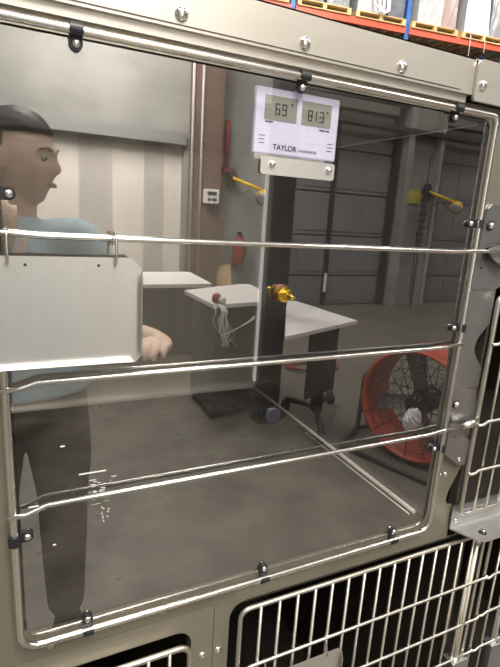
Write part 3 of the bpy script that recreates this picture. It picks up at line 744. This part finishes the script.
names = ['leftmost pale wooden pallet on the rack, left of the first blue upright', 'wooden pallet carrying dark bundles, right of the first blue upright',
         'wooden pallet under the white carton with loose white straps', 'wooden pallet under the white carton right of the second blue upright',
         'wooden pallet under the plastic-wrapped grey cartons at the far right', 'wooden pallet beyond the far right edge of the view']
PAL = [(-1.22, 0), (.07, 1), (1.30, 2), (2.57, 3), (3.80, 4), (5.10, 5)]
for u, n in PAL[:5]: pallet(rackpt(u, -.06, ZB_), names[n])
def carton(u, v, w, d, h, m, label, taper=.0, cat='carton'):
    bm = bmesh.new(); box(bm, 0, w, 0, d, 0, h)
    bmesh.ops.subdivide_edges(bm, edges=bm.edges[:], cuts=5, use_grid_fill=True)
    rr = random.Random(int(u * 100))
    for vv in bm.verts:
        s = 1 - taper * vv.co.z / h
        vv.co.x = w / 2 + (vv.co.x - w / 2) * s + rr.uniform(-.008, .008); vv.co.y = d / 2 + (vv.co.y - d / 2) * s + rr.uniform(-.008, .008)
    o = link('wrapped_carton', bm, M[m], None, False, rackpt(u, v, ZB_ + .118)); o.rotation_euler = (0, 0, RZ); return tag(o, label, cat)
carton(-1.1, 0, .95, .8, 1.1, 'carton_b', 'dark bundled goods on the leftmost pallet')
carton(.12, 0, .5, .8, .9, 'carton_b', 'dark bundle on the pallet right of the first blue upright')
carton(.68, 0, .48, .8, .9, 'carton_g', 'grey wrapped bundle on the pallet right of the first blue upright')
carton(1.34, 0, .62, .8, 1.2, 'carton_w', 'white carton with loose white straps, between the two blue uprights')
carton(2.02, 0, .36, .8, 1.0, 'carton_b', 'dark crate just left of the second blue upright')
carton(2.70, -.02, .58, .9, 1.3, 'carton_w', 'tall white wrapped carton right of the second blue upright')
carton(3.30, .02, .36, .8, 1.3, 'carton_p', 'pinkish wrapped carton beside the tall white one')
carton(3.86, -.02, .64, .9, 1.25, 'carton_w', 'plastic-wrapped white load with sloping sides, at the right', .22)
carton(4.53, .02, .40, .9, 1.15, 'carton_g', 'plastic-wrapped grey load with sloping sides, far right', .10)
bm = bmesh.new()
for k, (a, b) in enumerate(((0, .2), (.12, .25), (.24, .1))):
    tube(bm, [(a, 0, .55), (a + .02, -.02, .1), (b, -.08, -.05), (b + .1, -.08, .02), (b + .12, -.03, .35)], .018, 6)
tag(link('packing_strap', bm, M['paper'], None, loc=rackpt(1.62, -.10, ZB_ + .16)), 'loose white straps drooping off the white carton', 'strap')
for u, l, nm in ((4.02, .34, 'thin hanging strap nearer the second blue upright'), (4.40, .22, 'thin hanging strap farther right under the grey load')):
    bm = bmesh.new(); tube(bm, [(0, 0, .12), (0, -.01, 0), (.01, -.01, -l)], .008, 6)
    tag(link('hanging_strap', bm, M['paper'], None, loc=rackpt(u, -.04, ZB_)), nm, 'strap')
# grey ventilation duct below the far right of the rack
t = thing('air_duct', 'grey sheet metal duct below the right end of the rack', 'duct', rackpt(4.55, -.75, 4.45), RZ)
link('duct_body', bbox(0, 2.4, -.3, .3, 0, .38, .01), M['latch'], t)
bm = bmesh.new(); box(bm, -.02, 0, -.32, .32, -.02, .40); link('end_flange', bm, M['plate'], t)

# ================================================================ PERSON (seen mirrored in the clear door)
def ball(bm, c, r):
    vs = bmesh.ops.create_uvsphere(bm, u_segments=14, v_segments=10, radius=1)['verts']
    r = r if isinstance(r, tuple) else (r, r)
    for v in vs: v.co = Vector((c[0] + v.co.x * r[0], c[1] + v.co.y * r[1], c[2] + v.co.z * min(r)))
def limb(bm, chain, flat=False):
    """one smooth tapering limb: interpolated elliptical rings with rounded ends"""
    P = [Vector(c) for c, r in chain]; Q = [r if isinstance(r, tuple) else (r, r) for c, r in chain]
    pts = []; rad = []
    for k in range(len(P) - 1):
        p0, p1, p2, p3 = P[max(k - 1, 0)], P[k], P[k + 1], P[min(k + 2, len(P) - 1)]
        for s in range(6):
            t = s / 6
            pts.append(.5 * ((2 * p1) + (p2 - p0) * t + (2 * p0 - 5 * p1 + 4 * p2 - p3) * t * t + (3 * p1 - p0 - 3 * p2 + p3) * t ** 3))
            e = t * t * (3 - 2 * t); rad.append((Q[k][0] * (1 - e) + Q[k + 1][0] * e, Q[k][1] * (1 - e) + Q[k + 1][1] * e))
    pts.append(P[-1]); rad.append(Q[-1]); rings = []; u = None
    for k, p in enumerate(pts):
        t = (pts[min(k + 1, len(pts) - 1)] - pts[max(k - 1, 0)]).normalized()
        if u is None: u = Vector((1, 0, 0)) if abs(t.x) < .8 else Vector((0, 0, 1))
        u = (u - t * u.dot(t)).normalized(); w = t.cross(u)
        rings.append([bm.verts.new(p + u * math.cos(a * PI / 8) * rad[k][0] + w * math.sin(a * PI / 8) * rad[k][1]) for a in range(16)])
    for A, B in zip(rings, rings[1:]):
        for a in range(16): bm.faces.new((A[a], A[(a + 1) % 16], B[(a + 1) % 16], B[a]))
    bm.faces.new(rings[0][::-1]); bm.faces.new(rings[-1])
    if not flat: ball(bm, pts[0], rad[0])
    ball(bm, pts[-1], rad[-1])
def body_mesh(chains, flat=False):
    bm = bmesh.new()
    for k, c in enumerate(chains): limb(bm, c, flat and k == 0)
    return bm
def blend(o, vox, it=3):
    rm = o.modifiers.new('remesh', 'REMESH'); rm.mode = 'VOXEL'; rm.voxel_size = vox; rm.use_smooth_shade = True
    sm = o.modifiers.new('smooth', 'SMOOTH'); sm.iterations = it; sm.factor = .5
PX, PY = .0, -.95     # under the head
def P3(x, y, z): return (PX + x, PY + y, z)
hip = P3(0, 0, .86)
RS = P3(.165, .0, 1.245); LS = P3(-.165, .0, 1.245)
RE = P3(.235, .03, 1.01); RW = (.315, -.665, 1.03)
LE = P3(-.215, .07, 1.02); LW = (-.045, -.72, 1.20)
chest = P3(0, .0, 1.17); neck = P3(.0, -.005, 1.285); nk2 = P3(.01, .0, 1.36)
chains = [[(P3(0, 0, .86), (.12, .088)), (P3(0, 0, .98), (.125, .09)), (chest, (.150, .10)), (P3(0, 0, 1.235), (.11, .075)), (neck, (.056, .056)), (nk2, (.05, .052)), (P3(.012, .0, 1.42), (.055, .06))],
          [(P3(.06, 0, 1.235), .055), (RS, .052), (P3(.20, .012, 1.13), .045), (RE, .038)], [(RE, .038), ((.305, -.79, 1.01), .036), (RW, .025)],
          [(P3(-.06, 0, 1.235), .055), (LS, .052), (P3(-.19, .03, 1.13), .045), (LE, .038)], [(LE, .038), ((-.13, -.80, 1.11), .036), (LW, .025)],
          [(P3(.068, 0, .82), .072), (P3(.092, .01, .66), .075), (P3(.095, .01, .46), .055), (P3(.095, -.015, .32), .055), (P3(.095, -.01, .10), .038)], [(P3(.095, -.01, .07), .035), (P3(.10, .12, .035), .03)],
          [(P3(-.068, 0, .82), .072), (P3(-.092, .01, .66), .075), (P3(-.095, .01, .46), .055), (P3(-.095, -.015, .32), .055), (P3(-.095, -.01, .10), .038)], [(P3(-.095, -.01, .07), .035), (P3(-.10, .12, .035), .03)]]
# hands: palm + five fingers, slightly curled
def hand(wrist, d, up, side, curl=.9):
    w = Vector(wrist); d = Vector(d).normalized(); side = Vector(side).normalized(); n = d.cross(side).normalized() * up
    out = []
    pal = w + d * .045
    out.append([(tuple(w), .024), (tuple(pal), .022), (tuple(w + d * .078), .016)])
    for o_ in (-.022, 0, .022): out.append([(tuple(w + d * .01 + side * o_ * .5), .016), (tuple(w + d * .078 + side * o_), .012)])
    root = w + d * .078
    for k, (o, L) in enumerate(((-.027, .062), (-.009, .072), (.009, .068), (.027, .052))):
        c = [(tuple(w + d * .05 + side * o * .7), .010)]; p = w + d * .088 + side * o; c.append((tuple(p), .0088)); dd = d.copy()
        for s in range(3):
            dd = (dd + n * (.28 + .30 * s) * curl).normalized(); p = p + dd * L * (.44, .32, .26)[s]; c.append((tuple(p), (.0082, .0074, .0064)[s]))
        out.append(c)
    p = w + d * .028 - side * .02; c = [(tuple(w + d * .03), .014), (tuple(p - side * .012 + n * .006), .011)]
    dd = (d * .8 - side * .75 + n * .35).normalized(); p = p - side * .012 + dd * .028; c.append((tuple(p), .010)); dd = (d + n * .5 - side * .1).normalized(); p = p + dd * .026; c.append((tuple(p), .008))
    out.append(c); return out
chains += hand(RW, (-.35, .75, .25), 1, (.9, .35, -.1))
chains += hand(LW, (.15, .28, .8), 1, (-.9, .1, .1))
bm = body_mesh(chains)
# head, turned to the person's right (towards +x)
HC = Vector((PX + .018, PY + .01, 1.448)); yaw = math.radians(62)
HM = Matrix.Translation(HC) @ Matrix.Rotation(-yaw, 4, 'Z')
hb = bmesh.new(); bmesh.ops.create_uvsphere(hb, u_segments=40, v_segments=30, radius=1)
for v in hb.verts:
    x, y, z = v.co
    X, Y, Z = x * .074, y * .092, z * .112
    if z < 0:                                    # jaw narrows
        X *= 1 - .30 * (-z) ** 1.5; Y = Y * (1 - .22 * (-z)) + .012 * (-z)
    if z < -.2 and y < 0: Y *= 1 - .35 * min(1, (-z - .2))
    if y > 0:
        g = lambda px, pz, sx, sz: math.exp(-((x - px) / sx) ** 2 - ((z - pz) / sz) ** 2)
        Y += .020 * g(0, -.20, .14, .13) + .010 * g(0, -.02, .12, .20)                 # nose
        Y += .006 * g(0, .20, .6, .09)                                                  # brow
        Y -= .009 * (g(.38, .04, .20, .10) + g(-.38, .04, .20, .10))                   # sockets
        Y += .006 * g(0, -.47, .28, .06) + .004 * g(0, -.56, .25, .05)                 # lips
        Y += .011 * g(0, -.86, .35, .16)                                                # chin
    v.co = (X, Y, Z)
for s in (-1, 1):                                # ears
    e = bmesh.ops.create_uvsphere(hb, u_segments=12, v_segments=10, radius=1)['verts']
    for v in e: v.co = Vector((s * .074 + v.co.x * .008, -.005 + v.co.y * .017, -.005 + v.co.z * .030))
hb.transform(HM); hme = bpy.data.meshes.new('h'); hb.to_mesh(hme); hb.free()
bm.from_mesh(hme)
body = link('person', bm, M['skin'], None, True)
blend(body, .0042)
tag(body, 'dark-haired person in a pale blue shirt reflected in the clear door', 'person')
def pc(name, me_or_bm, m):
    if isinstance(me_or_bm, bpy.types.Mesh):
        o = bpy.data.objects.new(name, me_or_bm); me_or_bm.materials.clear(); me_or_bm.materials.append(M[m]); COL.objects.link(o)
        for p in o.data.polygons: p.use_smooth = True
    else: o = link(name, me_or_bm, M[m], None, True)
    o.parent = body; return o
sh = [[(P3(0, 0, .855), (.190, .148)), (P3(0, 0, .91), (.182, .138)), (P3(0, 0, 1.0), (.160, .118)), (P3(0, 0, 1.15), (.166, .114)), (P3(0, -.002, 1.235), (.125, .088)), (P3(0, -.004, 1.275), (.070, .068))],
      [(P3(.05, 0, 1.235), .066), (RS, .064), (P3(.20, .012, 1.13), .058), (P3(.226, .022, 1.06), .054)],
      [(P3(-.05, 0, 1.235), .066), (LS, .064), (P3(-.19, .03, 1.13), .058), (P3(-.207, .055, 1.06), .054)]]
blend(pc('shirt', body_mesh(sh, True), 'shirt'), .008, 4)
tr_ = [[(P3(0, 0, .90), (.150, .114)), (P3(0, 0, .82), (.160, .122))],
       [(P3(.074, 0, .82), .098), (P3(.092, .01, .66), .088), (P3(.095, .01, .46), .070), (P3(.095, -.01, .12), .058)],
       [(P3(-.074, 0, .82), .098), (P3(-.092, .01, .66), .088), (P3(-.095, .01, .46), .070), (P3(-.095, -.01, .12), .058)]]
blend(pc('trousers', body_mesh(tr_), 'trouser'), .008, 4)
for s in (-1, 1):
    b2 = bmesh.new(); bmesh.ops.create_uvsphere(b2, u_segments=20, v_segments=14, radius=1)
    for v in b2.verts: v.co = Vector((PX + s * .098 + v.co.x * .048, PY + .055 + v.co.y * .135, max(.0, .045 + v.co.z * .05)))
    pc('shoe', b2, 'shoe')
b2 = bmesh.new(); bmesh.ops.create_uvsphere(b2, u_segments=40, v_segments=30, radius=1)
dele = []
for v in b2.verts:
    x, y, z = v.co
    if z < .42 and y > -.05 + .25 * z: dele.append(v)
    elif z < -.55: dele.append(v)
    r = 1.0 + .02 * math.sin(x * 20 + z * 13)
    v.co = Vector((x * .082 * r, y * .101 * r, .004 + z * .120 * r))
bmesh.ops.delete(b2, geom=dele, context='VERTS'); b2.transform(HM); hr = pc('hair', b2, 'hair')
so = hr.modifiers.new('solid', 'SOLIDIFY'); so.thickness = .010; so.offset = -1
for s in (-1, 1):
    b2 = bmesh.new(); bmesh.ops.create_uvsphere(b2, u_segments=14, v_segments=10, radius=.0095)
    b2.transform(HM @ Matrix.Translation((s * .029, .0765, .006))); ey = pc('eye', b2, 'eyew')
    b2 = bmesh.new(); bmesh.ops.create_uvsphere(b2, u_segments=12, v_segments=8, radius=.0052)
    b2.transform(HM @ Matrix.Translation((s * .029, .0822, .006))); o = link('iris', b2, M['ink'], ey, True)
    b2 = bmesh.new(); tube(b2, [(s * .014, .094, .024), (s * .03, .089, .029), (s * .046, .077, .024)], .003, 6); b2.transform(HM); pc('eyebrow', b2, 'hair')
b2 = bmesh.new(); bmesh.ops.create_uvsphere(b2, u_segments=16, v_segments=8, radius=1)
for v in b2.verts: v.co = Vector((v.co.x * .022, .0875 + v.co.y * .007 - abs(v.co.x) ** 2 * .008, -.057 + v.co.z * .006))
b2.transform(HM); pc('lips', b2, 'lip')

# ================================================================ LIGHTS
def area(name, loc, size, power, col=(1, .96, .9), target=None, sy=None):
    l = bpy.data.lights.new(name, 'AREA'); l.energy = power; l.size = size; l.color = col
    if sy: l.shape = 'RECTANGLE'; l.size_y = sy
    o = bpy.data.objects.new(name, l); COL.objects.link(o); o.location = loc
    if target is not None:
        o.rotation_euler = (Vector(target) - Vector(loc)).to_track_quat('-Z', 'Y').to_euler()
    return o
k = 0
for x in (-3, 1.2, 5.5, 10):
    for y in (-3.4, 1.6, 6.2):
        bm = bmesh.new(); box(bm, -.6, .6, -.15, .15, 0, .10)
        nm = ['front row', 'middle row', 'back row'][k % 3]; cn = ['far left', 'left centre', 'right centre', 'far right'][k // 3]
        t = thing('ceiling_light', 'high ceiling light with white diffuser, %s, %s' % (nm, cn), 'ceiling light', (x, y, 7.2), 0, 'high ceiling lights')
        link('housing', bm, M['steelgrey'], t)
        bm = bmesh.new(); box(bm, -.56, .56, -.12, .12, -.012, 0); link('diffuser', bm, M['lamp'], t)
        bm = bmesh.new(); tube(bm, [(-.5, 0, .1), (-.5, 0, .8)], .008, 6); tube(bm, [(.5, 0, .1), (.5, 0, .8)], .008, 6); link('hanger', bm, M['steelgrey'], t)
        area('lamp', (x, y, 7.12), 1.2, 185, (1, .95, .88), (x, y, 0))
        k += 1
area('added_cage_key', (.3, -1.7, 3.4), 1.0, 100, (1, .94, .86), (.3, .2, 1.25))  # added to light the cage; no fixture stands here
area('added_bay_wash', (.9, -4.6, 3.8), 1.2, 320, (1, .94, .86), (.9, -6, 1.2))  # added to brighten the pale bay, without a fixture
area('rack_wash', (5.5, 4.8, 6.9), 2.0, 130, (1, .97, .93), (6.5, 8.5, 5.4))
w = bpy.data.worlds.new('world'); S.world = w; w.use_nodes = True
w.node_tree.nodes['Background'].inputs[0].default_value = (.6, .6, .62, 1); w.node_tree.nodes['Background'].inputs[1].default_value = .4

# ================================================================ CAMERA
yw, pt, rl = 0.45540191, -0.238317, 0.0615071
f = Vector((math.sin(yw) * math.cos(pt), math.cos(yw) * math.cos(pt), math.sin(pt)))
rt = Vector((math.cos(yw), -math.sin(yw), 0)); up = rt.cross(f)
r2 = rt * math.cos(rl) + up * math.sin(rl); u2 = up * math.cos(rl) - rt * math.sin(rl)
cd = bpy.data.cameras.new('camera'); cam = bpy.data.objects.new('camera', cd); COL.objects.link(cam)
mw = Matrix.Identity(4)
for i in range(3): mw[i][0] = r2[i]; mw[i][1] = u2[i]; mw[i][2] = -f[i]
mw[0][3], mw[1][3], mw[2][3] = 0, -.45, 1.35
cam.matrix_world = mw
cd.sensor_fit = 'VERTICAL'; cd.sensor_height = 24; cd.lens = 487.554 / 667 * 24; cd.clip_start = .01; cd.clip_end = 100
S.camera = cam
S.view_settings.view_transform = 'Standard'; S.view_settings.look = 'None'; S.view_settings.exposure = 0.0
